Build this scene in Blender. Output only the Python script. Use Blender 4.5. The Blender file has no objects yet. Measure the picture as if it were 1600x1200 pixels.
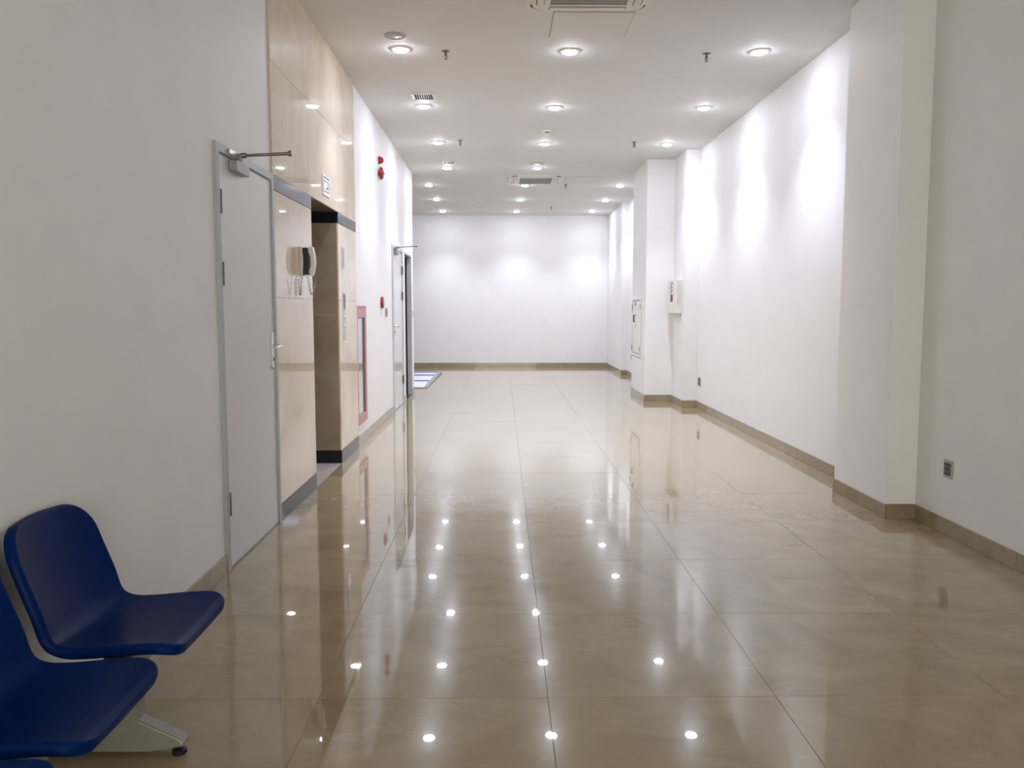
import bpy, bmesh, math, random
from mathutils import Vector, Matrix
random.seed(7)
S = bpy.context.scene
C = S.collection
R = math.radians

# ------------------------------------------------------------------ camera, world, exposure
cam_d = bpy.data.cameras.new('camera'); cam = bpy.data.objects.new('camera', cam_d); C.objects.link(cam)
cam_d.sensor_width = 36.0; cam_d.lens = 29.36; cam_d.clip_start = 0.02
cam.location = (0, 0, 1.356)
cam.rotation_euler = (math.pi / 2 - 0.09018, 0, -0.01221)
S.camera = cam
w = bpy.data.worlds.new('world'); S.world = w; w.use_nodes = True
w.node_tree.nodes['Background'].inputs[0].default_value = (1.0, 0.95, 0.875, 1)
w.node_tree.nodes['Background'].inputs[1].default_value = 3.8
S.view_settings.view_transform = 'Standard'
S.view_settings.look = 'None'
S.view_settings.gamma = 1.0
S.view_settings.use_curve_mapping = False
S.view_settings.exposure = 0.92
LAMP_W = 64.0            # each downlight
LAMP_COL = (0.875, 0.91, 1.07)

# ------------------------------------------------------------------ dimensions (metres)
XL, XR = -1.42, 2.68          # side walls
CZ = 3.486                    # ceiling
YB, YF = 19.45, -3.0          # far wall, wall behind the camera
YE = 13.50                    # end of the left wall, room widens beyond
XA = -4.2                     # far left of the wider end

# ------------------------------------------------------------------ mesh helpers
def NB(): return bmesh.new()
def box(bm, lo, hi):
    x0, y0, z0 = lo; x1, y1, z1 = hi
    v = [bm.verts.new(p) for p in ((x0,y0,z0),(x1,y0,z0),(x1,y1,z0),(x0,y1,z0),(x0,y0,z1),(x1,y0,z1),(x1,y1,z1),(x0,y1,z1))]
    for f in ((3,2,1,0),(4,5,6,7),(0,1,5,4),(1,2,6,5),(2,3,7,6),(3,0,4,7)): bm.faces.new([v[i] for i in f])
    return bm
def frame_of(d):
    d = Vector(d).normalized(); a = Vector((0,0,1)) if abs(d.z) < .9 else Vector((1,0,0))
    u = d.cross(a).normalized(); return d, u, d.cross(u)
def tube(bm, pts, r, seg=10, caps=True):
    pts = [Vector(p) for p in pts]; rings = []
    rs = r if isinstance(r, (list, tuple)) else [r] * len(pts)
    u0 = None
    for i, p in enumerate(pts):
        d = (pts[min(i+1, len(pts)-1)] - pts[max(i-1, 0)])
        if u0 is None: d, u, v = frame_of(d)
        else:
            d = d.normalized(); u = (u0 - d * u0.dot(d)).normalized(); v = d.cross(u)
        u0 = u
        rings.append([bm.verts.new(p + (u * math.cos(2*math.pi*k/seg) + v * math.sin(2*math.pi*k/seg)) * rs[i]) for k in range(seg)])
    for a, b in zip(rings, rings[1:]):
        for k in range(seg): bm.faces.new((a[k], a[(k+1) % seg], b[(k+1) % seg], b[k]))
    if caps:
        bm.faces.new(rings[0][::-1]); bm.faces.new(rings[-1])
    return bm
def lathe(bm, prof, c, axis=(0,0,1), seg=32):
    """prof: (radius, height along axis); radius 0 closes"""
    d, u, v = frame_of(axis); c = Vector(c); rings = []
    for r, h in prof:
        if r < 1e-6: rings.append([bm.verts.new(c + d * h)])
        else: rings.append([bm.verts.new(c + d * h + (u * math.cos(2*math.pi*k/seg) + v * math.sin(2*math.pi*k/seg)) * r) for k in range(seg)])
    for a, b in zip(rings, rings[1:]):
        for k in range(seg):
            k2 = (k + 1) % seg
            if len(a) == 1 and len(b) == 1: continue
            if len(a) == 1: bm.faces.new((a[0], b[k], b[k2]))
            elif len(b) == 1: bm.faces.new((a[k], a[k2], b[0]))
            else: bm.faces.new((a[k], a[k2], b[k2], b[k]))
    return bm
def prism(bm, poly, fn, a, b):
    """extrude 2-D polygon; fn(p, q, t) -> xyz for t in a..b"""
    va = [bm.verts.new(fn(p, q, a)) for p, q in poly]; vb = [bm.verts.new(fn(p, q, b)) for p, q in poly]
    n = len(poly)
    bm.faces.new(va[::-1]); bm.faces.new(vb)
    for k in range(n): bm.faces.new((va[k], va[(k+1) % n], vb[(k+1) % n], vb[k]))
    return bm
def rrect(x0, x1, y0, y1, r, n=5):
    out = []
    for cx, cy, a0 in ((x1-r, y1-r, 0), (x0+r, y1-r, 90), (x0+r, y0+r, 180), (x1-r, y0+r, 270)):
        for k in range(n + 1):
            a = R(a0 + 90 * k / n); out.append((cx + r * math.cos(a), cy + r * math.sin(a)))
    return out
XZ = lambda p, q, t: (p, t, q)
YZ = lambda p, q, t: (t, p, q)
XY = lambda p, q, t: (p, q, t)
def wpos(o):
    v = Vector((0,0,0))
    while o is not None: v = v + o.location; o = o.parent
    return v
def obj(name, bm, mat, parent=None, bevel=0.0, smooth=False, seg=2, origin=None):
    bmesh.ops.recalc_face_normals(bm, faces=bm.faces)
    if bevel > 0:
        ed = [e for e in bm.edges if len(e.link_faces) == 2 and e.calc_face_angle(0) > R(40)]
        bmesh.ops.bevel(bm, geom=ed, offset=bevel, segments=seg, affect='EDGES', clamp_overlap=True, profile=.5)
    me = bpy.data.meshes.new(name)
    if parent is not None: off = wpos(parent)
    elif origin is not None: off = Vector(origin)
    else:
        xs = [v.co for v in bm.verts]
        off = Vector(((min(p.x for p in xs) + max(p.x for p in xs)) / 2, (min(p.y for p in xs) + max(p.y for p in xs)) / 2, min(p.z for p in xs)))
    for v in bm.verts: v.co -= off
    bm.to_mesh(me); bm.free()
    me.materials.append(mat)
    if smooth:
        me.polygons.foreach_set('use_smooth', [True] * len(me.polygons))
        me.set_sharp_from_angle(angle=R(38))
    o = bpy.data.objects.new(name, me); C.objects.link(o)
    if parent is None: o.location = off
    else: o.parent = parent
    return o
def tag(o, label, cat=None, group=None):
    o['label'] = label
    if cat: o['category'] = cat
    if group: o['group'] = group
    return o
def thing(name, label, cat, loc, group=None):
    o = bpy.data.objects.new(name, None); C.objects.link(o); o.location = loc; o.empty_display_size = .05
    return tag(o, label, cat, group)
def struct(name, bm, mat, label=None, **k):
    o = obj(name, bm, mat, None, **k); o['kind'] = 'structure'
    if label: o['label'] = label
    return o
def struct_empty(name, loc, label=None):
    o = bpy.data.objects.new(name, None); C.objects.link(o); o.location = loc; o.empty_display_size = .05; o['kind'] = 'structure'
    if label: o['label'] = label
    return o

# ------------------------------------------------------------------ materials
def mat(name, col, rough=.5, metal=0.0, spec=.5, coat=0.0, coat_rough=.03, emit=None, estr=0.0, trans=0.0, ior=1.45):
    m = bpy.data.materials.new(name); m.use_nodes = True
    b = m.node_tree.nodes['Principled BSDF']
    b.inputs['Base Color'].default_value = (*col, 1); b.inputs['Roughness'].default_value = rough
    b.inputs['Metallic'].default_value = metal; b.inputs['Specular IOR Level'].default_value = spec
    b.inputs['Coat Weight'].default_value = coat; b.inputs['Coat Roughness'].default_value = coat_rough
    b.inputs['Transmission Weight'].default_value = trans; b.inputs['IOR'].default_value = ior
    if emit: b.inputs['Emission Color'].default_value = (*emit, 1); b.inputs['Emission Strength'].default_value = estr
    return m
def nodes(m): return m.node_tree.nodes, m.node_tree.links, m.node_tree.nodes['Principled BSDF']
def ramp(N, stops):
    r = N.new('ShaderNodeValToRGB'); e = r.color_ramp.elements
    while len(e) < len(stops): e.new(.5)
    for k, (p, c) in enumerate(stops): e[k].position = p; e[k].color = (*c, 1)
    return r
def noise(N, L, vec, scale, detail=4, rough=.55, dist=0.0):
    n = N.new('ShaderNodeTexNoise'); n.inputs['Scale'].default_value = scale; n.inputs['Detail'].default_value = detail
    n.inputs['Roughness'].default_value = rough; n.inputs['Distortion'].default_value = dist
    L.new(vec, n.inputs['Vector']); return n
def speckle(m, c0, c1, scale=40, bump=0.0, bscale=200, detail=4):
    N, L, b = nodes(m); tc = N.new('ShaderNodeTexCoord')
    n = noise(N, L, tc.outputs['Object'], scale, detail); r = ramp(N, [(.3, c0), (.7, c1)])
    L.new(n.outputs['Fac'], r.inputs['Fac']); L.new(r.outputs['Color'], b.inputs['Base Color'])
    if bump:
        n2 = noise(N, L, tc.outputs['Object'], bscale, 3); bp = N.new('ShaderNodeBump'); bp.inputs['Strength'].default_value = bump
        bp.inputs['Distance'].default_value = .002; L.new(n2.outputs['Fac'], bp.inputs['Height']); L.new(bp.outputs['Normal'], b.inputs['Normal'])
    return m
M = {}
M['wall'] = speckle(mat('white_wall_paint', (.84,.835,.83), .55, spec=.25), (.83,.825,.82), (.86,.855,.85), 3, .12, 160)
M['ceil'] = speckle(mat('white_ceiling_paint', (.73,.725,.725), .7, spec=.2), (.72,.715,.715), (.74,.735,.735), 2)
def stone(name, dark, mid, light, vein, scale, rough, coat, wav, offset=True, coat_rough=.015, wavdist=.004, spec=.5):
    m = mat(name, mid, rough, coat=coat, coat_rough=coat_rough, spec=spec); N, L, b = nodes(m)
    tc = N.new('ShaderNodeTexCoord'); vec = tc.outputs['Object']
    oi = N.new('ShaderNodeObjectInfo')
    if offset:
        mul = N.new('ShaderNodeMath'); mul.operation = 'MULTIPLY'; mul.inputs[1].default_value = 37.0; L.new(oi.outputs['Random'], mul.inputs[0])
        cmb = N.new('ShaderNodeCombineXYZ'); L.new(mul.outputs[0], cmb.inputs[0]); L.new(mul.outputs[0], cmb.inputs[2])
        add = N.new('ShaderNodeVectorMath'); add.operation = 'ADD'; L.new(vec, add.inputs[0]); L.new(cmb.outputs[0], add.inputs[1]); vec = add.outputs[0]
    n1 = noise(N, L, vec, scale, 5, .55, .8); r1 = ramp(N, [(.30, dark), (.5, mid), (.72, light)]); L.new(n1.outputs['Fac'], r1.inputs['Fac'])
    n2 = noise(N, L, vec, scale * 1.15, 4, .5, 1.9)
    s = N.new('ShaderNodeMath'); s.operation = 'SUBTRACT'; s.inputs[1].default_value = .5; L.new(n2.outputs['Fac'], s.inputs[0])
    ab = N.new('ShaderNodeMath'); ab.operation = 'ABSOLUTE'; L.new(s.outputs[0], ab.inputs[0])
    r2 = ramp(N, [(0.0, (1,1,1)), (.030, (.0,.0,.0))]); L.new(ab.outputs[0], r2.inputs['Fac'])
    n3 = noise(N, L, vec, scale * .9, 3); r3 = ramp(N, [(.48, (0,0,0)), (.66, (1,1,1))]); L.new(n3.outputs['Fac'], r3.inputs['Fac'])
    mm = N.new('ShaderNodeMath'); mm.operation = 'MULTIPLY'; L.new(r2.outputs['Color'], mm.inputs[0]); L.new(r3.outputs['Color'], mm.inputs[1])
    m2 = N.new('ShaderNodeMath'); m2.operation = 'MULTIPLY'; m2.inputs[1].default_value = .30; L.new(mm.outputs[0], m2.inputs[0])
    mix = N.new('ShaderNodeMix'); mix.data_type = 'RGBA'; L.new(m2.outputs[0], mix.inputs['Factor']); L.new(r1.outputs['Color'], mix.inputs[6]); mix.inputs[7].default_value = (*vein, 1)
    L.new(mix.outputs[2], b.inputs['Base Color'])
    if wav:
        n4 = noise(N, L, vec, 2.6, 1, .4); bp = N.new('ShaderNodeBump'); bp.inputs['Strength'].default_value = wav; bp.inputs['Distance'].default_value = wavdist
        L.new(n4.outputs['Fac'], bp.inputs['Height']); L.new(bp.outputs['Normal'], b.inputs['Normal']); L.new(bp.outputs['Normal'], b.inputs['Coat Normal'])
    return m
M['tile'] = stone('polished_beige_floor_tile', (.285,.22,.122), (.33,.26,.150), (.375,.30,.182), (.47,.41,.30), 3.2, .16, 1.0, .03, spec=.1)
M['skirt'] = stone('beige_skirting_tile', (.25,.20,.118), (.295,.235,.145), (.33,.27,.175), (.40,.34,.24), 6, .25, .4, 0)
M['marble'] = stone('polished_cream_marble', (.62,.505,.37), (.73,.62,.475), (.79,.69,.55), (.46,.37,.27), 1.6, .45, 1.0, .08, wavdist=.003, coat_rough=.012, spec=.05)
M['brown_marble'] = stone('brown_beige_marble', (.30,.25,.18), (.36,.30,.22), (.42,.36,.27), (.5,.43,.34), 2.4, .2, .5, 0)
M['granite'] = speckle(mat('black_polished_granite', (.012,.012,.014), .14, spec=.28), (.008,.008,.010), (.028,.028,.032), 220)
M['pinkgranite'] = speckle(mat('pink_grey_granite', (.4,.36,.33), .3), (.33,.29,.27), (.46,.42,.40), 90)
M['grout'] = mat('tile_grout', (.17,.135,.09), .7)
M['doorgrey'] = speckle(mat('grey_powder_coated_door', (.67,.67,.665), .4, spec=.4), (.66,.66,.655), (.68,.68,.675), 6)
M['doorwhite'] = mat('white_glossy_door', (.68,.69,.70), .12, spec=.5, coat=.5)
M['framegrey'] = mat('grey_door_frame', (.42,.44,.435), .42)
M['framelight'] = mat('pale_grey_frame', (.55,.56,.57), .4)
M['steel'] = mat('brushed_steel', (.62,.61,.59), .28, metal=1)
M['chrome'] = mat('bright_chrome', (.8,.8,.8), .12, metal=1)
M['darksteel'] = mat('dark_bronze_steel', (.20,.18,.16), .42, metal=.8)
M['closer'] = mat('closer_grey_enamel', (.30,.30,.30), .4)
M['hinge'] = mat('grey_hinge_metal', (.16,.165,.165), .45, metal=.4)
M['black'] = mat('black_rubber', (.010,.010,.010), .5)
M['blackgloss'] = mat('black_plastic', (.012,.012,.013), .22)
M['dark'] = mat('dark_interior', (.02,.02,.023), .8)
M['whiteplastic'] = mat('white_plastic', (.80,.79,.77), .35)
M['offwhite'] = mat('warm_white_enamel', (.74,.72,.68), .4)
M['greyplastic'] = mat('light_grey_plastic', (.42,.41,.41), .4)
M['midgrey'] = mat('mid_grey_mesh', (.22,.215,.21), .6)
M['darkgrey'] = mat('dark_grey_plastic', (.07,.06,.065), .5)
M['red'] = mat('red_alarm_plastic', (.30,.012,.018), .3, coat=.3)
M['redlens'] = mat('red_strobe_lens', (.36,.02,.035), .1, coat=.6)
M['pinkred'] = mat('faded_red_cabinet_paint', (.56,.30,.30), .5)
M['redlabel'] = mat('dark_red_label', (.24,.03,.05), .5)
M['glasspanel'] = mat('pale_green_backed_glass', (.45,.50,.48), .06, coat=1)
M['blue'] = speckle(mat('blue_moulded_plastic', (.001,.014,.088), .34, spec=.05), (.0009,.013,.082), (.0012,.0155,.096), 7, .05, 700)
M['alu'] = speckle(mat('cast_aluminium_paint', (.25,.235,.195), .45, metal=.1), (.235,.22,.185), (.27,.255,.21), 20)
M['rampwhite'] = mat('white_ramp_surface', (.66,.66,.72), .5)
M['rampstripe'] = mat('blue_grey_grip_strip', (.12,.12,.24), .7)
M['rampedge'] = mat('grey_ramp_edging', (.27,.27,.235), .5)
M['lamp'] = mat('lit_downlight_lens', (1,1,1), .4, emit=LAMP_COL, estr=122)
M['trim'] = mat('white_downlight_trim', (.82,.82,.82), .35)
M['caulk'] = mat('panel_joint_shadow_gap', (.28,.26,.24), .8)
def pane_mat():
    m = bpy.data.materials.new('clear_window_glass'); m.use_nodes = True; N = m.node_tree.nodes; L = m.node_tree.links
    N.remove(N['Principled BSDF']); t = N.new('ShaderNodeBsdfTransparent'); g = N.new('ShaderNodeBsdfGlossy'); g.inputs['Roughness'].default_value = .02
    f = N.new('ShaderNodeFresnel'); f.inputs['IOR'].default_value = 1.45; x = N.new('ShaderNodeMixShader')
    L.new(f.outputs[0], x.inputs[0]); L.new(t.outputs[0], x.inputs[1]); L.new(g.outputs[0], x.inputs[2]); L.new(x.outputs[0], N['Material Output'].inputs[0]); return m
M['pane'] = pane_mat()
M['joint'] = mat('marble_joint_filler', (.34,.28,.2), .7)

# ------------------------------------------------------------------ floor and its tiles
T = .80; X0, Y0 = .16, 2.81
bm = NB()
box(bm, (XL - .2, YF - .2, -.14), (XR + .2, YB + .2, -.010)); box(bm, (XA - .2, YE - .2, -.14), (XL - .2, YB + .2, -.010))
floor = struct('floor', bm, M['grout'], 'glossy beige tiled floor', origin=(0, 0, 0))
def tile_mesh(lx, ly):
    b = NB(); box(b, (-lx/2, -ly/2, -.010), (lx/2, ly/2, 0))
    ed = [e for e in b.edges if all(abs(v.co.z) < 1e-6 for v in e.verts)]
    bmesh.ops.bevel(b, geom=ed, offset=.0005, segments=1, affect='EDGES')
    bmesh.ops.recalc_face_normals(b, faces=b.faces)
    m = bpy.data.meshes.new('floor_tile'); b.to_mesh(m); b.free(); m.materials.append(M['tile']); return m
tile_cache = {}
GAP = .0012
def lay_tiles(xa, xb, ya, yb):
    i0, i1 = math.floor((xa - X0) / T), math.ceil((xb - X0) / T)
    j0, j1 = math.floor((ya - Y0) / T), math.ceil((yb - Y0) / T)
    for j in range(j0, j1):
        for i in range(i0, i1):
            x0, x1 = max(xa, X0 + i*T), min(xb, X0 + (i+1)*T); y0, y1 = max(ya, Y0 + j*T), min(yb, Y0 + (j+1)*T)
            if x1 - x0 < .02 or y1 - y0 < .02: continue
            key = (round(x1 - x0 - GAP, 4), round(y1 - y0 - GAP, 4))
            if key not in tile_cache: tile_cache[key] = tile_mesh(*key)
            o = bpy.data.objects.new('floor_tile', tile_cache[key]); C.objects.link(o); o.parent = floor
            o.location = ((x0 + x1) / 2, (y0 + y1) / 2, 0)
            o.rotation_euler = (random.uniform(-1, 1) * .0007, random.uniform(-1, 1) * .0012, 0)
lay_tiles(XL, XR, 0.41, YB)
lay_tiles(XA, XL, YE, YB)
b = NB(); box(b, (XL, YF, -.010), (XR, 0.41 - GAP, 0))
o = obj('floor_field', b, M['tile'], floor); o['kind'] = 'stuff'

# ------------------------------------------------------------------ ceiling and walls
bm = NB(); box(bm, (XL - .2, YF - .2, CZ), (XR + .2, YB + .2, CZ + .15)); box(bm, (XA - .2, YE - .2, CZ), (XL - .2, YB + .2, CZ + .15))
ceiling = struct('ceiling', bm, M['ceil'], 'plain white flat ceiling')

D1 = (4.205, 5.245); LIFT = (6.27, 7.27); D2 = (10.88, 11.98); OP = (12.33, 13.20); DH = 2.18
MY0, MY1 = 5.245, 8.15       # marble zone
bm = NB(); wx0, wx1 = XL - .2, XL
ys = [YF, D1[0], D1[1], LIFT[0] - .03, LIFT[1] + .03, D2[0], D2[1], OP[0], OP[1], YE]
for k in range(0, len(ys) - 1):
    op = k % 2 == 1
    box(bm, (wx0, ys[k], (DH + (.03 if k == 3 else 0)) if op else 0), (wx1, ys[k+1], CZ))
wall_left = struct('wall_left', bm, M['wall'], 'white painted wall with two doors and a lift opening')
bm = NB(); box(bm, (XA, YE - .2, 0), (XL - .2, YE, CZ)); struct('wall_return', bm, M['wall'], 'white wall turning left past the far doorway')
bm = NB(); box(bm, (XA - .2, YE - .2, 0), (XA, YB, CZ)); struct('wall_far_left', bm, M['wall'], 'white wall closing the wider far end')
bm = NB(); box(bm, (XA - .2, YB, 0), (XR + .2, YB + .2, CZ)); struct('wall_back', bm, M['wall'], 'plain white wall at the far end')
GX0, GX1, GZ = -1.38, 1.75, 2.70       # unseen glazed opening added behind the viewer to light the near hall
bm = NB(); box(bm, (XL - .2, YF - .2, 0), (GX0, YF, CZ)); box(bm, (GX1, YF - .2, 0), (XR + .2, YF, CZ)); box(bm, (GX0, YF - .2, GZ), (GX1, YF, CZ))
struct('wall_front', bm, M['wall'], 'white wall with an added glazed opening for fill light behind the viewer')
gl = struct_empty('fill_window_1', ((GX0 + GX1) / 2, YF - .1, 0), 'added glazed opening letting in fill light behind the viewer')
for k in range(4):
    x = GX0 + (GX1 - GX0 - .05) * k / 3; b_ = NB(); box(b_, (x, YF - .13, 0), (x + .05, YF - .07, GZ)); obj('mullion', b_, M['framegrey'], gl, bevel=.003)
for z in (0, GZ - .05):
    b_ = NB(); box(b_, (GX0, YF - .125, z), (GX1, YF - .075, z + .05)); obj('frame_rail', b_, M['framegrey'], gl, bevel=.003)
for k in range(3):
    x = GX0 + (GX1 - GX0 - .05) * k / 3 + .05; b_ = NB(); box(b_, (x, YF - .104, .05), (x + (GX1 - GX0 - .05) / 3 - .05, YF - .096, GZ - .05)); obj('glass_pane', b_, M['pane'], gl)
bm = NB(); box(bm, (XR, YF, 0), (XR + .2, YB, CZ)); struct('wall_right', bm, M['wall'], 'long white wall on the right')
P1 = (2.485, 5.29, 6.13)
bm = NB(); box(bm, (P1[0], P1[1], 0), (XR, P1[2], CZ)); struct('wall_pillar_near', bm, M['wall'], 'flat white pillar on the right nearest the viewer', bevel=.004)
PI = (2.49, 11.42, 12.17); CO = (2.09, 12.17, 13.40)
bm = NB(); box(bm, (PI[0], PI[1], 0), (XR, PI[2], CZ)); struct('wall_pier', bm, M['wall'], 'shallow white pier in front of the big column', bevel=.004)
bm = NB(); box(bm, (CO[0], CO[1], 0), (XR, CO[2], CZ)); struct('wall_column', bm, M['wall'], 'big square white column with an electrical hatch', bevel=.004)
FP = (2.45, 17.1)
bm = NB(); box(bm, (FP[0], FP[1], 0), (XR, YB, CZ)); struct('wall_pillar_far', bm, M['wall'], 'white pillar in the far right corner', bevel=.004)
bm = NB(); box(bm, (2.57, CO[2], 0), (XR, FP[1], CZ)); struct('wall_infill', bm, M['wall'], 'white wall between the column and the far corner pillar')

# baseboards: rows of tile pieces
SK = .095; ST = .012
def skirting(name, runs, label):
    root = struct_empty(name, (runs[0][1][0], runs[0][1][1], 0), label)
    for axis, a, bq, nrm in runs:          # axis 'y': wall x=a[0], from a[1] to bq ; nrm sign of protrusion
        p = a[1] if axis == 'y' else a[0]
        while p < bq - .01:
            q = min(p + .8, bq); b_ = NB()
            if axis == 'y':
                xa, xb = sorted((a[0], a[0] + nrm * ST)); box(b_, (xa, p + .0008, 0), (xb, q - .0008, SK))
            else:
                ya, yb = sorted((a[1], a[1] + nrm * ST)); box(b_, (p + .0008, ya, 0), (q - .0008, yb, SK))
            obj('baseboard_tile', b_, M['skirt'], root, bevel=.002, seg=1); p = q
    return root
skirting('baseboard_left', [('y', (XL, YF), D1[0], 1), ('y', (XL, MY1 + .005), D2[0], 1), ('y', (XL, D2[1]), OP[0], 1), ('y', (XL, OP[1]), YE, 1)], 'beige tile skirting along the left wall')
skirting('baseboard_right', [('y', (XR, YF), P1[1] - ST, -1), ('x', (P1[0], P1[1]), XR - ST, -1), ('y', (P1[0], P1[1] - ST), P1[2], -1), ('y', (XR, P1[2]), PI[1] - ST, -1),
    ('x', (PI[0], PI[1]), XR - ST, -1), ('y', (PI[0], PI[1] - ST), PI[2] - ST, -1), ('x', (CO[0], CO[1]), PI[0] - ST, -1), ('y', (CO[0], CO[1] - ST), CO[2], -1),
    ('y', (2.57, CO[2]), FP[1] - ST, -1), ('x', (FP[0], FP[1]), 2.57 - ST, -1), ('y', (FP[0], FP[1] - ST), YB - ST, -1)], 'beige tile skirting along the right wall and its pillars')
skirting('baseboard_back', [('x', (XA, YB), FP[0], -1)], 'beige tile skirting under the far wall')

# ------------------------------------------------------------------ marble lift surround
MX = -1.406                      # marble face
marble = struct_empty('wall_marble', (MX, MY0, 0), 'polished cream marble cladding around the lift opening')
def slab(y0, y1, z0, z1, m='marble', name='marble_slab', x0=XL, x1=MX):
    b_ = NB(); g = .0008
    box(b_, (x0, y0 + g, z0 + g), (x1, y1 - g, z1 - g)); return obj(name, b_, M[m], marble, bevel=.0012, seg=1)
for z0, z1 in ((2.18, 2.86), (2.86, CZ)):
    for y0, y1 in ((MY0, 6.22), (6.22, 7.24), (7.24, MY1)): slab(y0, y1, z0, z1)
BANDB = 2.085; SB = .115
for y0, y1 in ((MY0, LIFT[0]), (LIFT[1], MY1)):
    slab(y0, y1, SB, 1.425); slab(y0, y1, 1.425, BANDB)
    slab(y0, y1, 0, SB, 'granite', 'granite_band', XL, MX + .002); slab(y0, y1, BANDB, 2.18, 'granite', 'granite_band', XL, MX + .002)
# lift recess lining: reveals, soffit, back
LX = -1.98
b_ = NB(); box(b_, (LX, LIFT[1], SB), (XL, LIFT[1] + .02, 1.30)); obj('reveal_slab', b_, M['brown_marble'], marble)
b_ = NB(); box(b_, (LX, LIFT[1], 1.302), (XL, LIFT[1] + .02, BANDB)); obj('reveal_slab', b_, M['brown_marble'], marble)
b_ = NB(); box(b_, (LX, LIFT[0] - .02, SB), (XL, LIFT[0], BANDB)); obj('reveal_slab', b_, M['brown_marble'], marble)
for yy0, yy1 in ((LIFT[1] - .001, LIFT[1] + .02), (LIFT[0] - .02, LIFT[0] + .001)):
    for z0, z1 in ((0, SB), (BANDB, 2.18)):
        b_ = NB(); box(b_, (LX, yy0, z0), (XL, yy1, z1)); obj('granite_band', b_, M['granite'], marble)
b_ = NB(); box(b_, (LX, LIFT[0] - .02, 2.18), (XL - .2, LIFT[1] + .02, 2.20)); obj('soffit_slab', b_, M['brown_marble'], marble)
b_ = NB(); box(b_, (XL - .2, LIFT[0] - .02, 2.18), (XL, LIFT[1] + .02, 2.20)); obj('soffit_slab', b_, M['brown_marble'], marble)
b_ = NB(); box(b_, (LX, LIFT[0], -.01), (MX - .003, LIFT[1], .001)); obj('threshold_slab', b_, M['pinkgranite'], marble)
lift = struct_empty('door_3', (LX, 6.77, 0), 'steel lift doors deep inside the marble opening')
b_ = NB(); box(b_, (LX - .04, LIFT[0] - .02, 0), (LX - .03, LIFT[1] + .02, 2.2)); obj('backing', b_, M['darksteel'], lift)
for y0, y1 in ((LIFT[0], 6.768), (6.772, LIFT[1])):
    b_ = NB(); box(b_, (LX - .03, y0, .003), (LX, y1, 2.18)); obj('lift_leaf', b_, M['steel'], lift, bevel=.002)

# ------------------------------------------------------------------ doors
def steel_door(name, y0, y1, hinge_near, mleaf, mframe, label, fw=.045, nh=(.35, 1.53, 1.89)):
    root = struct_empty(name, (XL, (y0 + y1) / 2, 0), label)
    fx0, fx1 = XL - .10, XL + .018
    b_ = NB(); box(b_, (fx0, y0, 0), (fx1, y0 + fw, DH)); obj('frame_jamb', b_, mframe, root, bevel=.003)
    b_ = NB(); box(b_, (fx0, y1 - fw, 0), (fx1, y1, DH)); obj('frame_jamb', b_, mframe, root, bevel=.003)
    b_ = NB(); box(b_, (fx0, y0 + fw, DH - fw), (fx1, y1 - fw, DH)); obj('frame_head', b_, mframe, root, bevel=.003)
    ly0, ly1 = y0 + fw + .004, y1 - fw - .004
    b_ = NB(); box(b_, (XL - .045, ly0, .012), (XL + .006, ly1, DH - fw - .005)); leaf = obj('door_leaf', b_, mleaf, root, bevel=.002)
    b_ = NB(); box(b_, (XL - .10, y0 + fw, 0), (XL + .010, y1 - fw, .010)); obj('threshold', b_, M['closer'], root, bevel=.002)
    hy = ly0 - .002 if hinge_near else ly1 + .002
    for z in nh:
        b_ = NB(); tube(b_, [(XL + .017, hy, z - .06), (XL + .017, hy, z + .06)], .0085, 10); obj('hinge', b_, M['hinge'], root, smooth=True)
    # handle set on the lock side
    ky = ly1 - .045 if hinge_near else ly0 + .045; s = -1 if hinge_near else 1
    b_ = NB(); prism(b_, rrect(ky - .021, ky + .021, .985, 1.215, .020), YZ, XL + .006, XL + .016); hp = obj('handle_plate', b_, M['steel'], root, bevel=.002)
    b_ = NB(); tube(b_, [(XL + .014, ky, 1.125), (XL + .05, ky, 1.125), (XL + .064, ky + s * .008, 1.125), (XL + .068, ky + s * .03, 1.125), (XL + .066, ky + s * .125, 1.122)], [.011, .010, .010, .010, .008], 12)
    obj('lever', b_, M['steel'], hp, smooth=True)
    b_ = NB(); lathe(b_, [(0, .020), (.009, .020), (.011, .016), (.011, .004)], (XL + .004, ky, 1.045), (1, 0, 0), 16); obj('lock_cylinder', b_, M['darksteel'], hp, smooth=True)
    # closer body and the loose arm sticking out into the room
    cy = (y0 + .33) if hinge_near else (y0 + .30)
    b_ = NB(); prism(b_, rrect(cy - .11, cy + .11, DH - .115, DH - .055, .012), YZ, XL + .006, XL + .050); cl = obj('closer_body', b_, M['closer'], root, bevel=.004)
    b_ = NB(); lathe(b_, [(0, -.03), (.016, -.03), (.018, -.02), (.018, .0), (.012, .004), (.012, .052), (0, .052)], (XL + .034, cy, DH - .070), (0, 0, 1), 16); obj('spindle', b_, M['closer'], cl, smooth=True)
    b_ = NB(); e = Vector((XL + .30, cy + .03, DH + .0)); s0 = Vector((XL + .034, cy, DH - .018))
    tube(b_, [s0, s0.lerp(e, .10), s0.lerp(e, .14), s0.lerp(e, .93), s0.lerp(e, .935), e], [.014, .014, .0075, .009, .015, .015], 10); obj('closer_arm', b_, M['darksteel'], cl, smooth=True)
    b_ = NB(); box(b_, (fx1, cy - .16, DH - .036), (fx1 + .014, cy + .03, DH - .010)); obj('arm_bracket', b_, M['steel'], root, bevel=.002)
    return root
steel_door('door_1', D1[0], D1[1], True, M['doorgrey'], M['framegrey'], 'closed grey steel door with lever handle beside the marble')
steel_door('door_2', D2[0], D2[1], False, M['doorwhite'], M['framelight'], 'closed pale steel door further down the left wall')
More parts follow.
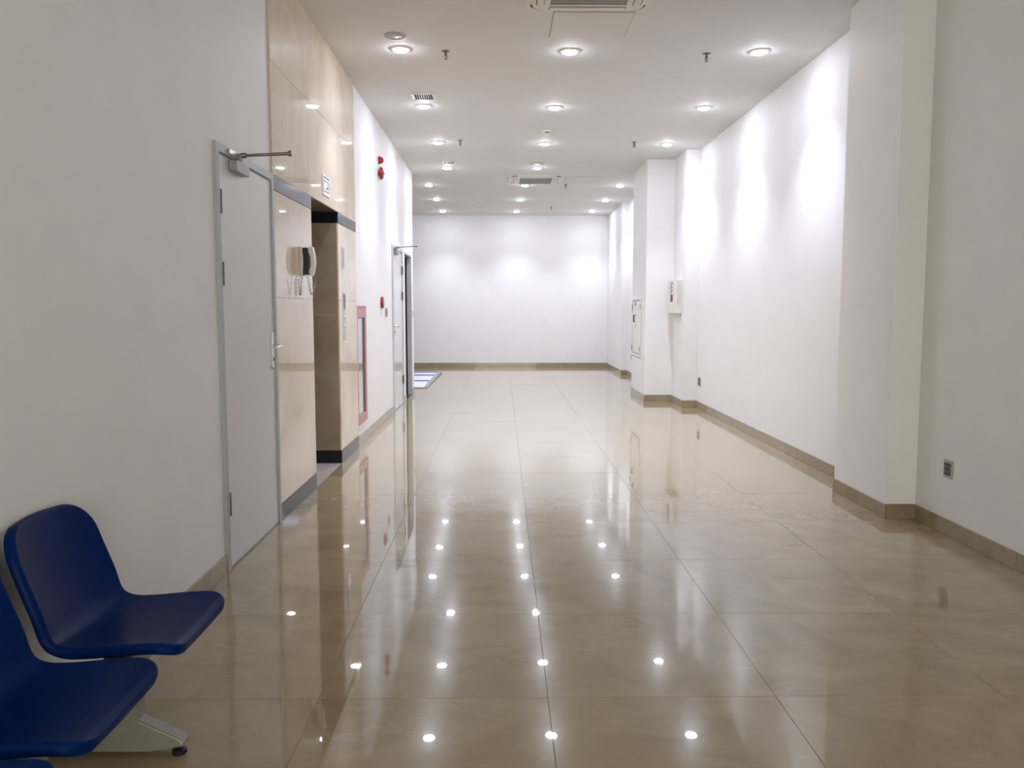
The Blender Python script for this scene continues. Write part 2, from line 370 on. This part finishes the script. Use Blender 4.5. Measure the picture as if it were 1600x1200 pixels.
# the open doorway
dw = struct_empty('door_4', (XL, (OP[0] + OP[1]) / 2, 0), 'dark open doorway with grey frame at the end of the left wall')
for y0, y1, x0 in ((OP[1] - .03, OP[1], XL - .065), (OP[0], OP[0] + .004, XL - .2)):
    b_ = NB(); box(b_, (x0, y0, 0), (XL + .004, y1, DH)); obj('frame_jamb', b_, M['framelight'], dw)
b_ = NB(); box(b_, (XL - .12, OP[0] + .004, DH - .03), (XL + .004, OP[1] - .03, DH)); obj('frame_head', b_, M['framegrey'], dw)
b_ = NB(); box(b_, (XL - .2, OP[0] + .004, -.01), (XL + .002, OP[1] - .03, .002)); obj('threshold', b_, M['granite'], dw)
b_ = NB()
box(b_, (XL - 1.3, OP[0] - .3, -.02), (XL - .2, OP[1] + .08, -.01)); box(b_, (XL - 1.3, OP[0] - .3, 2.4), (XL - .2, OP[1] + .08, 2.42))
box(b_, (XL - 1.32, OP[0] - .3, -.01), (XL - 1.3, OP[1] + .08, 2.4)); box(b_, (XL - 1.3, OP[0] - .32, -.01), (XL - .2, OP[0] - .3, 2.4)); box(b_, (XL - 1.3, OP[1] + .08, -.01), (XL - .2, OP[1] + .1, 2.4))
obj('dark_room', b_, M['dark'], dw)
b_ = NB(); box(b_, (XL - .2, OP[1] - .03, 0), (XL - .065, OP[1], DH)); obj('reveal_shade', b_, M['dark'], dw)  # reveal coloured near black for the shade of the deep interior

# ------------------------------------------------------------------ downlights
def downlight(x, y, label, group):
    r = thing('ceiling_downlight', label, 'downlight', (x, y, CZ), group)
    b_ = NB(); lathe(b_, [(.060, -.001), (.060, -.008), (.066, -.011), (.076, -.009), (.082, 0)], (x, y, CZ), (0, 0, 1), 32); obj('trim_ring', b_, M['trim'], r, smooth=True)
    b_ = NB(); lathe(b_, [(.0605, -.006), (.058, -.013), (.046, -.020), (.025, -.025), (0, -.026)], (x, y, CZ), (0, 0, 1), 20); obj('lens', b_, M['lamp'], r, smooth=True)
    l = bpy.data.lights.new('downlight_lamp', 'SPOT'); l.energy = LAMP_W; l.color = LAMP_COL; l.spot_size = R(100); l.spot_blend = 1.0; l.shadow_soft_size = .03
    o = bpy.data.objects.new('downlight_lamp', l); C.objects.link(o); o.parent = r; o.location = (0, 0, -.066)
ordn = ['nearest', 'second nearest', 'third nearest', 'fourth nearest', 'fifth nearest', 'sixth nearest', 'farthest']
rows = {'left': [(-.83, 7.11), (-.822, 9.05), (-.818, 10.98), (-.824, 12.93), (-1.262, 14.72), (-1.272, 16.62), (-1.29, 18.62)],
        'middle': [(.566, 7.15), (.561, 9.1), (.558, 11.05), (.54, 12.93), (.401, 14.71), (.367, 16.66), (.328, 18.62)],
        'right': [(2.146, 7.14), (2.153, 9.09), (2.149, 11.07), (2.063, 14.76), (2.05, 16.72), (1.99, 18.6)]}
for rn, pts in rows.items():
    for k, (x, y) in enumerate(pts):
        od = ordn[k] if k < len(pts) - 1 else 'farthest'
        downlight(x, y, 'lit round ceiling downlight, %s in the %s row' % (od, rn), 'round ceiling downlights')

# ------------------------------------------------------------------ cassette air conditioners
def cassette(cx, cy, label):
    W = .44; r = thing('ceiling_air_conditioner', label, 'air conditioner', (cx, cy, CZ), 'ceiling cassette air conditioners'); z = CZ
    b_ = NB(); prism(b_, rrect(cx - W, cx + W, cy - W, cy + W, .05), XY, z - .012, z); obj('trim_panel', b_, M['offwhite'], r, bevel=.004)
    b_ = NB(); prism(b_, rrect(cx - .39, cx + .39, cy - .39, cy + .39, .09), XY, z - .028, z - .012); obj('fascia', b_, M['offwhite'], r, bevel=.008)
    b_ = NB(); box(b_, (cx - .265, cy - .265, z - .030), (cx + .265, cy + .265, z - .027)); g = obj('intake_grille', b_, M['midgrey'], r)
    for k in range(12):
        yy = cy - .25 + .5 * k / 11; b_ = NB(); box(b_, (cx - .262, yy - .005, z - .034), (cx + .262, yy + .005, z - .030)); obj('grille_bar', b_, M['greyplastic'], g)
    for k in range(4):
        a = k * math.pi / 2; ca, sa = round(math.cos(a)), round(math.sin(a)); b_ = NB()
        box(b_, (-.27, .305, z - .0292), (.27, .365, z - .027))
        for v in b_.verts: v.co = Vector((cx + v.co.x * ca - v.co.y * sa, cy + v.co.x * sa + v.co.y * ca, v.co.z))
        s = obj('air_slot', b_, M['darkgrey'], r)
        b_ = NB(); box(b_, (-.265, .309, z - .036), (.265, .357, z - .029))
        for v in b_.verts: v.co = Vector((cx + v.co.x * ca - v.co.y * sa, cy + v.co.x * sa + v.co.y * ca, v.co.z))
        obj('louvre', b_, M['offwhite'], s, bevel=.003)
    # curved dark corner slots
    for k in range(4):
        a0 = k * math.pi / 2; b_ = NB(); pts = []
        for j in range(9):
            a = a0 + R(8 + 74 * j / 8); c0 = (cx + (.30 if math.cos(a0 + .8) > 0 else -.30), cy + (.30 if math.sin(a0 + .8) > 0 else -.30)); pts.append((c0[0] + .098 * math.cos(a), c0[1] + .098 * math.sin(a), z - .016))
        tube(b_, pts, .007, 8); obj('corner_gap', b_, M['darkgrey'], r, smooth=True)
    return r
cassette(.604, 5.745, 'white square ceiling air conditioner cut off by the top of the picture')
cassette(.56, 14.03, 'white square ceiling air conditioner over the far half of the hall')

def access_panel(x0, x1, y0, y1, label):
    r = thing('access_panel', label, 'ceiling panel', ((x0 + x1) / 2, (y0 + y1) / 2, CZ), 'ceiling access panels')
    b_ = NB(); box(b_, (x0, y0, CZ - .0015), (x1, y1, CZ)); obj('gap_frame', b_, M['caulk'], r)
    b_ = NB(); box(b_, (x0 + .005, y0 + .005, CZ - .004), (x1 - .005, y1 - .005, CZ - .0015)); obj('panel', b_, M['ceil'], r)
access_panel(.375, .967, 6.225, 6.81, 'flush square access panel in the ceiling beside the near air conditioner')
access_panel(1.05, 1.635, 13.82, 14.40, 'flush square access panel in the ceiling beside the far air conditioner')

# ------------------------------------------------------------------ sprinklers, detectors, speakers, vents
def sprinkler(x, y, label):
    r = thing('fire_sprinkler', label, 'sprinkler', (x, y, CZ), 'ceiling fire sprinklers')
    b_ = NB(); lathe(b_, [(0, -.006), (.022, -.006), (.034, -.003), (.036, 0)], (x, y, CZ), (0, 0, 1), 24); obj('escutcheon', b_, M['darksteel'], r, smooth=True)
    b_ = NB(); lathe(b_, [(.010, 0), (.010, -.022), (.013, -.022), (.013, -.034), (.006, -.036), (.005, -.062), (0, -.062)], (x, y, CZ), (0, 0, 1), 16); obj('body', b_, M['darksteel'], r, smooth=True)
    for s in (-1, 1):
        b_ = NB(); tube(b_, [(x + s * .010, y, CZ - .033), (x + s * .016, y, CZ - .045), (x + s * .004, y, CZ - .064)], .003, 6); obj('yoke_arm', b_, M['darksteel'], r, smooth=True)
    b_ = NB(); lathe(b_, [(0, -.066), (.015, -.066), (.015, -.063), (0, -.063)], (x, y, CZ), (0, 0, 1), 16); obj('deflector', b_, M['darksteel'], r)
for x, y, l in ((-.466, 7.17, 'pendant fire sprinkler beside the nearest left downlight'), (1.722, 7.21, 'pendant fire sprinkler beside the nearest right downlight'),
                (-.526, 10.86, 'pendant fire sprinkler beside the third left downlight'), (1.705, 10.95, 'pendant fire sprinkler beside the third right downlight'),
                (1.104, 14.62, 'pendant fire sprinkler beside the far access panel'), (1.038, 17.8, 'tiny fire sprinkler on the ceiling near the far wall')): sprinkler(x, y, l)
def detector(x, y, label):
    r = thing('smoke_detector', label, 'smoke detector', (x, y, CZ), 'ceiling smoke detectors')
    b_ = NB(); lathe(b_, [(.052, 0), (.052, -.012), (.046, -.020), (.030, -.022)], (x, y, CZ), (0, 0, 1), 24); obj('base', b_, M['whiteplastic'], r, smooth=True)
    b_ = NB(); lathe(b_, [(.031, -.018), (.031, -.032)], (x, y, CZ), (0, 0, 1), 24); obj('sensing_slot', b_, M['darkgrey'], r, smooth=True)
    b_ = NB(); lathe(b_, [(.035, -.031), (.035, -.038), (.028, -.045), (0, -.047)], (x, y, CZ), (0, 0, 1), 24); obj('cap', b_, M['whiteplastic'], r, smooth=True)
detector(.549, 10.27, 'white smoke detector between the second and third middle downlights')
detector(-.43, 16.88, 'small white smoke detector on the ceiling toward the far wall')
def speaker(x, y, label, rad, gm):
    r = thing('ceiling_speaker', label, 'speaker', (x, y, CZ), 'round ceiling speakers')
    b_ = NB(); lathe(b_, [(rad - .014, -.004), (rad - .010, -.010), (rad, -.007), (rad + .004, 0)], (x, y, CZ), (0, 0, 1), 36); obj('rim', b_, M['greyplastic'], r, smooth=True)
    b_ = NB(); lathe(b_, [(rad - .012, -.005), (rad * .6, -.008), (0, -.009)], (x, y, CZ), (0, 0, 1), 36); obj('grille', b_, gm, r, smooth=True)
speaker(-.83, 6.77, 'grey round ceiling speaker by the nearest left downlight', .085, M['greyplastic'])
speaker(.522, 12.56, 'round ceiling speaker by the fourth middle downlight', .098, M['whiteplastic'])
def vent(cx, cy, label, w_=.125, d_=.13):
    r = thing('air_vent', label, 'air vent', (cx, cy, CZ), 'square ceiling air vents')
    b_ = NB(); box(b_, (cx - w_ + .02, cy - d_ + .02, CZ - .002), (cx + w_ - .02, cy + d_ - .02, CZ)); obj('dark_throat', b_, M['dark'], r)
    for lo, hi in (((cx - w_, cy - d_), (cx + w_, cy - d_ + .025)), ((cx - w_, cy + d_ - .025), (cx + w_, cy + d_)), ((cx - w_, cy - d_ + .025), (cx - w_ + .025, cy + d_ - .025)), ((cx + w_ - .025, cy - d_ + .025), (cx + w_, cy + d_ - .025))):
        b_ = NB(); box(b_, (*lo, CZ - .009), (*hi, CZ)); obj('frame_rail', b_, M['whiteplastic'], r, bevel=.002, seg=1)
    for k in range(9):
        xx = cx - w_ + .035 + (2 * w_ - .07) * k / 8; b_ = NB(); box(b_, (xx - .003, cy - d_ + .025, CZ - .008), (xx + .003, cy + d_ - .025, CZ - .002)); obj('slat', b_, M['whiteplastic'], r)
    return r
vent(-.785, 8.66, 'square slatted air vent by the second left downlight')
vent(-.77, 12.47, 'square slatted air vent by the fourth left downlight', .105, .12)

# ------------------------------------------------------------------ things on the left wall
# intercom handset
t = thing('wall_intercom', 'white wall intercom with black cradle and curled cord on the marble', 'intercom', (MX, 5.87, 1.58))
def bow(z0, z1, x0, x1, bulge, n=8):
    out = [(x0, z0), (x1, z0)] + [(x1 + bulge * math.sin(math.pi * k / n), z0 + (z1 - z0) * k / n) for k in range(1, n)] + [(x1, z1), (x0, z1)]
    return out
b_ = NB(); prism(b_, bow(1.585, 1.785, MX, MX + .020, .006), XZ, 5.87, 5.98); obj('base', b_, M['offwhite'], t, bevel=.005)
b_ = NB(); prism(b_, bow(1.592, 1.778, MX + .018, MX + .050, .010), XZ, 5.878, 5.972); obj('cradle', b_, M['black'], t, bevel=.003)
b_ = NB(); prism(b_, [(MX + .062 + .0, 1.585), (MX + .086, 1.587)] + [(MX + .086 + .016 * math.sin(math.pi * k / 8), 1.587 + .196 * k / 8) for k in range(1, 8)] + [(MX + .086, 1.785), (MX + .056, 1.785), (MX + .056, 1.745), (MX + .070, 1.72), (MX + .072, 1.65), (MX + .058, 1.62)], XZ, 5.90, 5.95); obj('handset', b_, M['whiteplastic'], t, bevel=.004)
def coil(p0, p1, sag, turns, r):
    out = []; n = turns * 8
    for k in range(n + 1):
        f = k / n; c = Vector(p0).lerp(Vector(p1), f); c.z -= sag * math.sin(math.pi * f)
        out.append(c + Vector((math.cos(2*math.pi*turns*f) * r, math.sin(2*math.pi*turns*f) * r, 0)))
    return out
b_ = NB(); tube(b_, coil((MX + .02, 5.85, 1.588), (MX + .012, 5.79, 1.56), .125, 16, .005), .0025, 6); obj('cord', b_, M['greyplastic'], t, smooth=True)
b_ = NB(); tube(b_, coil((MX + .055, 5.87, 1.588), (MX + .10, 5.92, 1.57), .125, 16, .005), .0025, 6); obj('cord', b_, M['greyplastic'], t, smooth=True)

# lift indicator and call plates
t = thing('lift_indicator', 'small steel lift indicator panel above the lift opening', 'lift indicator', (MX, 6.80, 2.24))
b_ = NB(); box(b_, (MX, 6.67, 2.25), (MX + .006, 6.95, 2.41)); obj('plate', b_, M['offwhite'], t, bevel=.002)
b_ = NB(); box(b_, (MX + .006, 6.70, 2.385), (MX + .008, 6.92, 2.398)); obj('display', b_, M['blackgloss'], t)
for lo, hi in (((6.70, 2.28), (6.92, 2.286)), ((6.914, 2.286), (6.92, 2.36)), ((6.70, 2.286), (6.706, 2.36)), ((6.70, 2.36), (6.92, 2.366))):
    b_ = NB(); box(b_, (MX + .006, *lo), (MX + .008, *hi)); obj('display_outline', b_, M['midgrey'], t)
b_ = NB(); prism(b_, [(6.85, 2.345), (6.865, 2.345), (6.865, 2.318), (6.80, 2.318), (6.80, 2.306), (6.88, 2.306)], YZ, MX + .006, MX + .008); obj('arrow_mark', b_, M['midgrey'], t)
t = thing('lift_sign_plate', 'narrow steel plate on marble above the lift call panel', 'sign plate', (MX, 7.47, 1.70))
b_ = NB(); box(b_, (MX, 7.42, 1.705), (MX + .006, 7.53, 1.895)); obj('plate', b_, M['steel'], t, bevel=.002)
b_ = NB(); box(b_, (MX + .006, 7.435, 1.72), (MX + .007, 7.515, 1.88)); obj('face', b_, M['greyplastic'], t)
t = thing('lift_call_panel', 'tall narrow steel lift call panel at hand height on marble', 'call panel', (MX, 7.49, 1.07))
b_ = NB(); box(b_, (MX, 7.43, 1.075), (MX + .005, 7.55, 1.505)); obj('plate', b_, M['steel'], t, bevel=.002)
b_ = NB(); box(b_, (MX + .005, 7.45, 1.35), (MX + .007, 7.53, 1.485)); obj('display', b_, M['midgrey'], t)
for z in (1.20, 1.28):
    b_ = NB(); lathe(b_, [(0, .012), (.014, .012), (.017, .009), (.017, .004)], (MX, 7.49, z), (1, 0, 0), 20); obj('button', b_, M['whiteplastic'], t, smooth=True)

# fire hose cabinet
t = thing('fire_hose_cabinet', 'faded red fire hose cabinet with tall glass panel on the white wall', 'fire cabinet', (XL, 8.46, .2))
hx = XL + .016; hy0, hy1, hz0, hz1 = 8.155, 8.70, .205, 1.385
for lo, hi in (((hy0, hz0), (hy1, .295)), ((hy0, 1.265), (hy1, hz1)), ((hy0, .295), (8.18, 1.265)), ((8.615, .295), (hy1, 1.265))):
    b_ = NB(); box(b_, (XL, *lo), (hx, *hi)); obj('frame_rail', b_, M['pinkred'], t, bevel=.002)
b_ = NB(); box(b_, (XL, 8.18, .295), (XL + .004, 8.615, 1.265)); obj('recess_shade', b_, M['blackgloss'], t)  # black sheet paints the shade of the recess beside the glass
b_ = NB(); box(b_, (XL + .004, 8.19, .305), (XL + .006, 8.47, 1.255)); obj('glass_pane', b_, M['glasspanel'], t)
b_ = NB(); box(b_, (hx, hy0 + .01, 1.362), (hx + .001, hy1 - .01, 1.366)); obj('door_seam', b_, M['redlabel'], t)

# alarms
t = thing('fire_strobe', 'small red dome strobe light high on the left wall', 'alarm light', (XL, 9.85, 3.06))
b_ = NB(); lathe(b_, [(.046, 0), (.046, .012), (.040, .014)], (XL, 9.85, 3.06), (1, 0, 0), 24); obj('base', b_, M['red'], t, smooth=True)
b_ = NB(); lathe(b_, [(.042, .012), (.040, .028), (.030, .046), (.016, .057), (0, .060)], (XL, 9.85, 3.06), (1, 0, 0), 24); obj('lens', b_, M['redlens'], t, smooth=True)
t = thing('fire_bell', 'round red fire alarm bell below the strobe light', 'alarm bell', (XL, 9.84, 2.91))
b_ = NB(); lathe(b_, [(.030, 0), (.030, .026)], (XL, 9.84, 2.91), (1, 0, 0), 20); obj('mount', b_, M['red'], t, smooth=True)
b_ = NB(); lathe(b_, [(.068, .018), (.072, .022), (.070, .036), (.060, .050), (.035, .058), (0, .060)], (XL, 9.84, 2.91), (1, 0, 0), 32); obj('gong', b_, M['red'], t, smooth=True)
b_ = NB(); lathe(b_, [(0, .068), (.010, .067), (.012, .058)], (XL, 9.84, 2.91), (1, 0, 0), 16); obj('cap', b_, M['redlens'], t, smooth=True)
t = thing('fire_call_point', 'round red fire alarm call point at hand height on the left wall', 'call point', (XL, 9.90, 1.42))
b_ = NB(); lathe(b_, [(.070, 0), (.070, .018), (.060, .030), (.040, .034)], (XL, 9.90, 1.425), (1, 0, 0), 28); obj('housing', b_, M['red'], t, smooth=True)
b_ = NB(); lathe(b_, [(.041, .030), (.041, .034), (0, .036)], (XL, 9.90, 1.425), (1, 0, 0), 24); obj('press_disc', b_, M['redlens'], t, smooth=True)
def plate_thing(name, label, cat, x, s, y0, y1, z0, z1, group, mp='greyplastic', mm='midgrey', n=2):
    t = thing(name, label, cat, (x, (y0 + y1) / 2, z0), group)
    b_ = NB(); box(b_, (min(x, x + s * .009), y0, z0), (max(x, x + s * .009), y1, z1)); obj('plate', b_, M[mp], t, bevel=.003)
    h = (z1 - z0 - .03) / n
    for k in range(n):
        za = z0 + .015 + k * h; xx = sorted((x + s * .009, x + s * .012)); b_ = NB(); box(b_, (xx[0], y0 + .014, za + .002), (xx[1], y1 - .014, za + h - .002)); obj('module', b_, M[mm], t, bevel=.001, seg=1)
    return t
plate_thing('light_switch', 'grey light switch plate beside the round red call point', 'light switch', XL, 1, 10.22, 10.36, 1.255, 1.365, 'switch plates on the left wall', n=1)
plate_thing('light_switch', 'pale light switch plate on the wall end past the dark doorway', 'light switch', XL, 1, 13.30, 13.41, 1.215, 1.33, 'switch plates on the left wall', 'whiteplastic', 'greyplastic', 1)

# ------------------------------------------------------------------ things on the right wall
plate_thing('power_socket', 'grey power socket low on the near right wall before the pillar', 'socket', XR, -1, 4.86, 4.955, .342, .452, 'sockets along the right wall', 'greyplastic', 'darkgrey', 3)
plate_thing('power_socket', 'grey power socket low on the right wall close to the pier', 'socket', XR, -1, 11.18, 11.30, .305, .43, 'sockets along the right wall', 'greyplastic', 'darkgrey', 2)
plate_thing('power_socket', 'grey power socket low on the wall behind the big column', 'socket', 2.57, -1, 16.35, 16.47, .33, .46, 'sockets along the right wall', 'greyplastic', 'midgrey', 2)
plate_thing('light_switch', 'pale switch plate on the wall behind the big column', 'light switch', 2.57, -1, 16.4, 16.5, 1.26, 1.37, None, 'whiteplastic', 'greyplastic', 1)
# electrical hatch on the column
t = thing('electrical_panel', 'white electrical panel hatch with black pull handle on the big column', 'electrical panel', (CO[0], 12.95, .62))
cx = CO[0]
for lo, hi in (((12.50, .62), (13.34, .66)), ((12.50, 1.48), (13.34, 1.52)), ((12.50, .66), (12.54, 1.48)), ((13.30, .66), (13.34, 1.48))):
    b_ = NB(); box(b_, (cx - .016, *lo), (cx, *hi)); obj('frame_rail', b_, M['whiteplastic'], t, bevel=.003)
b_ = NB(); box(b_, (cx - .003, 12.54, .66), (cx, 13.30, 1.48)); obj('seam', b_, M['midgrey'], t)
b_ = NB(); box(b_, (cx - .011, 12.552, .672), (cx - .003, 13.288, 1.468)); dr = obj('door', b_, M['greyplastic'], t, bevel=.002)
dr.data.materials[0] = M['whiteplastic']
b_ = NB(); lathe(b_, [(0, .022), (.030, .020), (.034, .008)], (cx, 13.0, 1.425), (-1, 0, 0), 20); obj('lock', b_, M['midgrey'], dr, smooth=True)
b_ = NB(); tube(b_, [(cx - .010, 13.02, 1.25), (cx - .035, 13.02, 1.25), (cx - .035, 13.02, 1.15), (cx - .010, 13.02, 1.15)], .009, 8); obj('handle', b_, M['blackgloss'], dr, smooth=True)
b_ = NB(); box(b_, (cx - .012, 12.93, 1.07), (cx - .0108, 13.0, 1.11)); obj('label_plate', b_, M['greyplastic'], dr)
for z in (.74, 1.38):
    for yy in (12.545, 13.295):
        b_ = NB(); tube(b_, [(cx - .018, yy, z - .04), (cx - .018, yy, z + .04)], .005, 8); obj('hinge', b_, M['midgrey'], t, smooth=True)
# alarm control box
t = thing('control_box', 'white wall control box with red label and vented side on the pier', 'control box', (PI[0], 11.82, 1.285))
bx0 = 2.392
b_ = NB(); box(b_, (bx0 + .012, 11.57, 1.287), (PI[0], 12.06, 1.757)); obj('body', b_, M['offwhite'], t, bevel=.004)
b_ = NB(); box(b_, (bx0, 11.575, 1.292), (bx0 + .012, 12.055, 1.752)); cd = obj('front_cover', b_, M['whiteplastic'], t, bevel=.004)
b_ = NB(); box(b_, (bx0 - .002, 11.72, 1.45), (bx0, 11.87, 1.55)); obj('red_label', b_, M['redlabel'], cd)
b_ = NB(); box(b_, (bx0 - .002, 11.83, 1.55), (bx0, 11.86, 1.70)); obj('indicator_strip', b_, M['midgrey'], cd)
for z in (1.60, 1.645, 1.695, 1.72):
    b_ = NB(); box(b_, (bx0 - .005, 11.72, z - .004), (bx0, 11.86, z + .004)); obj('indicator_light', b_, M['blackgloss'], cd)
for k in range(9):
    z = 1.42 + .036 * k; b_ = NB(); box(b_, (bx0 + .03, 11.567, z - .003), (PI[0] - .02, 11.570, z + .003)); obj('vent_slot', b_, M['greyplastic'], t)

# ------------------------------------------------------------------ striped ramp past the end of the left wall
t = thing('striped_ramp', 'low white ramp with blue-grey stripes on the floor past the far doorway', 'ramp', (-1.9, 15.9, 0))
RX = -1.345; RH = .02; ya, yb = 14.32, 17.55; zf = lambda y: .008 + (.030 - .008) * (y - ya) / (yb - ya)
b_ = NB(); prism(b_, [(ya, .001), (yb, .001), (yb, zf(yb)), (ya, zf(ya))], YZ, -3.0, RX); obj('ramp_body', b_, M['rampwhite'], t)
for y, w_ in ((15.5, .22), (16.72, .26), (17.42, .24)):
    b_ = NB(); prism(b_, [(y - w_/2, zf(y - w_/2)), (y + w_/2, zf(y + w_/2)), (y + w_/2, zf(y + w_/2) + .004), (y - w_/2, zf(y - w_/2) + .004)], YZ, -2.98, RX - .01); obj('grip_strip', b_, M['rampstripe'], t)
b_ = NB(); prism(b_, [(ya - .1, .001), (yb + .02, .001), (yb + .02, zf(yb) + .012), (ya - .1, zf(ya) + .003)], YZ, RX, RX + .075); obj('side_edging', b_, M['rampedge'], t)
b_ = NB(); box(b_, (-3.0, ya - .1, .001), (RX, ya, zf(ya) + .002)); obj('front_edging', b_, M['rampedge'], t)

# ------------------------------------------------------------------ row of blue seats on a beam
bench = thing('beam_seat_bench', 'row of blue moulded plastic seats on a metal beam against the left wall', 'bench', (-1.12, 1.90, 0))
def seat_shell(cy):
    # side profile: x forward, z up (relative to seat reference), from front edge to backrest top
    P = [(.0, -.012), (-.02, -.002), (-.06, .004), (-.14, .000), (-.22, -.008), (-.30, -.012), (-.345, -.004), (-.364, .025), (-.380, .075), (-.402, .13), (-.424, .19), (-.440, .235), (-.452, .270), (-.459, .290), (-.464, .302)]
    # resample by length
    L = [0.0]
    for a, b2 in zip(P, P[1:]): L.append(L[-1] + math.hypot(b2[0] - a[0], b2[1] - a[1]))
    tot = L[-1]
    def at(s):
        s = min(max(s, 0), tot)
        for k in range(len(P) - 1):
            if s <= L[k+1] + 1e-9:
                f = (s - L[k]) / (L[k+1] - L[k]); return (P[k][0] + (P[k+1][0] - P[k][0]) * f, P[k][1] + (P[k+1][1] - P[k][1]) * f)
        return P[-1]
    def nrm(s):
        a, b2 = at(s - .02), at(s + .02); d = Vector((b2[0] - a[0], b2[1] - a[1])).normalized(); return (d.y, -d.x)   # up/forward side
    rs = [0, .004, .012, .024, .04, .06] + [.06 + (tot - .14) * k / 18 for k in range(1, 19)] + [tot - .06, tot - .04, tot - .024, tot - .012, tot - .004, tot]
    HW, RF, RB = .218, .06, .085
    def half(s):
        h = HW - .006 * max(0, (s / tot - .5))
        if s < RF: h -= RF - math.sqrt(max(0, RF**2 - (RF - s)**2))
        e = tot - s
        if e < RB: h -= RB - math.sqrt(max(0, RB**2 - (RB - e)**2))
        return h
    cols = [-1, -.97, -.9, -.78, -.6, -.4, -.2, 0, .2, .4, .6, .78, .9, .97, 1]
    bm = NB(); G = []
    for s in rs:
        x, z = at(s); n = nrm(s); h = half(s); row = []; f = s / tot
        cup = (.014 if f < .42 else .014 + .022 * min(1, (f - .42) / .25))
        crown = .028 * max(0, (f - .72) / .28)          # top edge bulges up in the middle
        for c in cols:
            yy = c * h; q_ = min(1, abs(yy) / HW); dd = cup * (q_ ** 2.2) - cup * .5
            px, pz = x + n[0] * dd, z + n[1] * dd + crown * (1 - q_ * q_)
            row.append(bm.verts.new((px, yy, pz)))
        G.append(row)
    for r0, r1 in zip(G, G[1:]):
        for k in range(len(cols) - 1): bm.faces.new((r0[k], r0[k+1], r1[k+1], r1[k]))
    bm.normal_update()
    if sum(f.normal.z for f in bm.faces) < 0: bmesh.ops.reverse_faces(bm, faces=bm.faces)
    bm.normal_update()
    # turned-down rim round the shell
    bnd = [e for e in bm.edges if e.is_boundary]; vs = {v for e in bnd for v in e.verts}
    info = {v: (v.co.copy(), v.normal.copy()) for v in vs}
    outd = {v: Vector((0, 0, 0)) for v in vs}
    for e in bnd:
        f = e.link_faces[0]; m_ = (e.verts[0].co + e.verts[1].co) / 2; t_ = (e.verts[1].co - e.verts[0].co)
        o_ = t_.cross(f.normal)
        if o_.length < 1e-9: continue
        o_.normalize()
        if o_.dot(m_ - f.calc_center_median()) < 0: o_ = -o_
        for v in e.verts: outd[v] += o_ * t_.length
    for v in vs: outd[v].normalize()
    prev = {v: v for v in vs}
    for dep, out in ((.004, .006), (.014, .010), (.030, .010)):
        new = {}
        for v in vs:
            co, n = info[v]; side = outd[v]
            new[v] = bm.verts.new(co - n * dep + side * out)
        for e in bnd:
            a, b2 = e.verts
            bm.faces.new((prev[a], prev[b2], new[b2], new[a]))
        prev = new
    bmesh.ops.recalc_face_normals(bm, faces=bm.faces)
    for v in bm.verts: v.co += Vector((-.905, cy, .418))
    o = obj('seat_shell', bm, M['blue'], bench, smooth=True)
    so = o.modifiers.new('thickness', 'SOLIDIFY'); so.thickness = .005; so.offset = -1
    sb = o.modifiers.new('smooth', 'SUBSURF'); sb.levels = 1; sb.render_levels = 2
    return o
for cy in (2.48, 1.95, 1.445):
    sh = seat_shell(cy)
    b_ = NB(); box(b_, (-1.20, cy - .07, .372), (-1.00, cy + .07, .392)); box(b_, (-1.18, cy - .05, .34), (-1.04, cy + .05, .374)); obj('bracket', b_, M['darkgrey'], bench, bevel=.004)
b_ = NB(); prism(b_, rrect(-1.16, -1.08, .285, .345, .008), XZ, 1.10, 2.62); obj('beam', b_, M['alu'], bench)
for cy in (2.47, 1.33):
    b_ = NB(); prism(b_, rrect(-1.165, -1.105, .085, .29, .012), XZ, cy - .028, cy + .028); lg = obj('leg', b_, M['alu'], bench)
    web = [(-1.40, .034), (-1.385, .052), (-1.165, .108), (-1.105, .110), (-.985, .052), (-.968, .036), (-.972, .026), (-1.0, .022), (-1.08, .010), (-1.29, .010), (-1.375, .022)]
    b_ = NB(); prism(b_, web, XZ, cy - .026, cy + .026); obj('foot_casting', b_, M['alu'], lg, bevel=.006)
    for x in (-1.378, -.988):
        b_ = NB(); lathe(b_, [(0, 0.0005), (.019, .0005), (.022, .004), (.022, .013), (.014, .018), (.007, .020), (.007, .034), (0, .034)], (x, cy - .012, 0), (0, 0, 1), 20); obj('rubber_glide', b_, M['black'], lg, smooth=True)
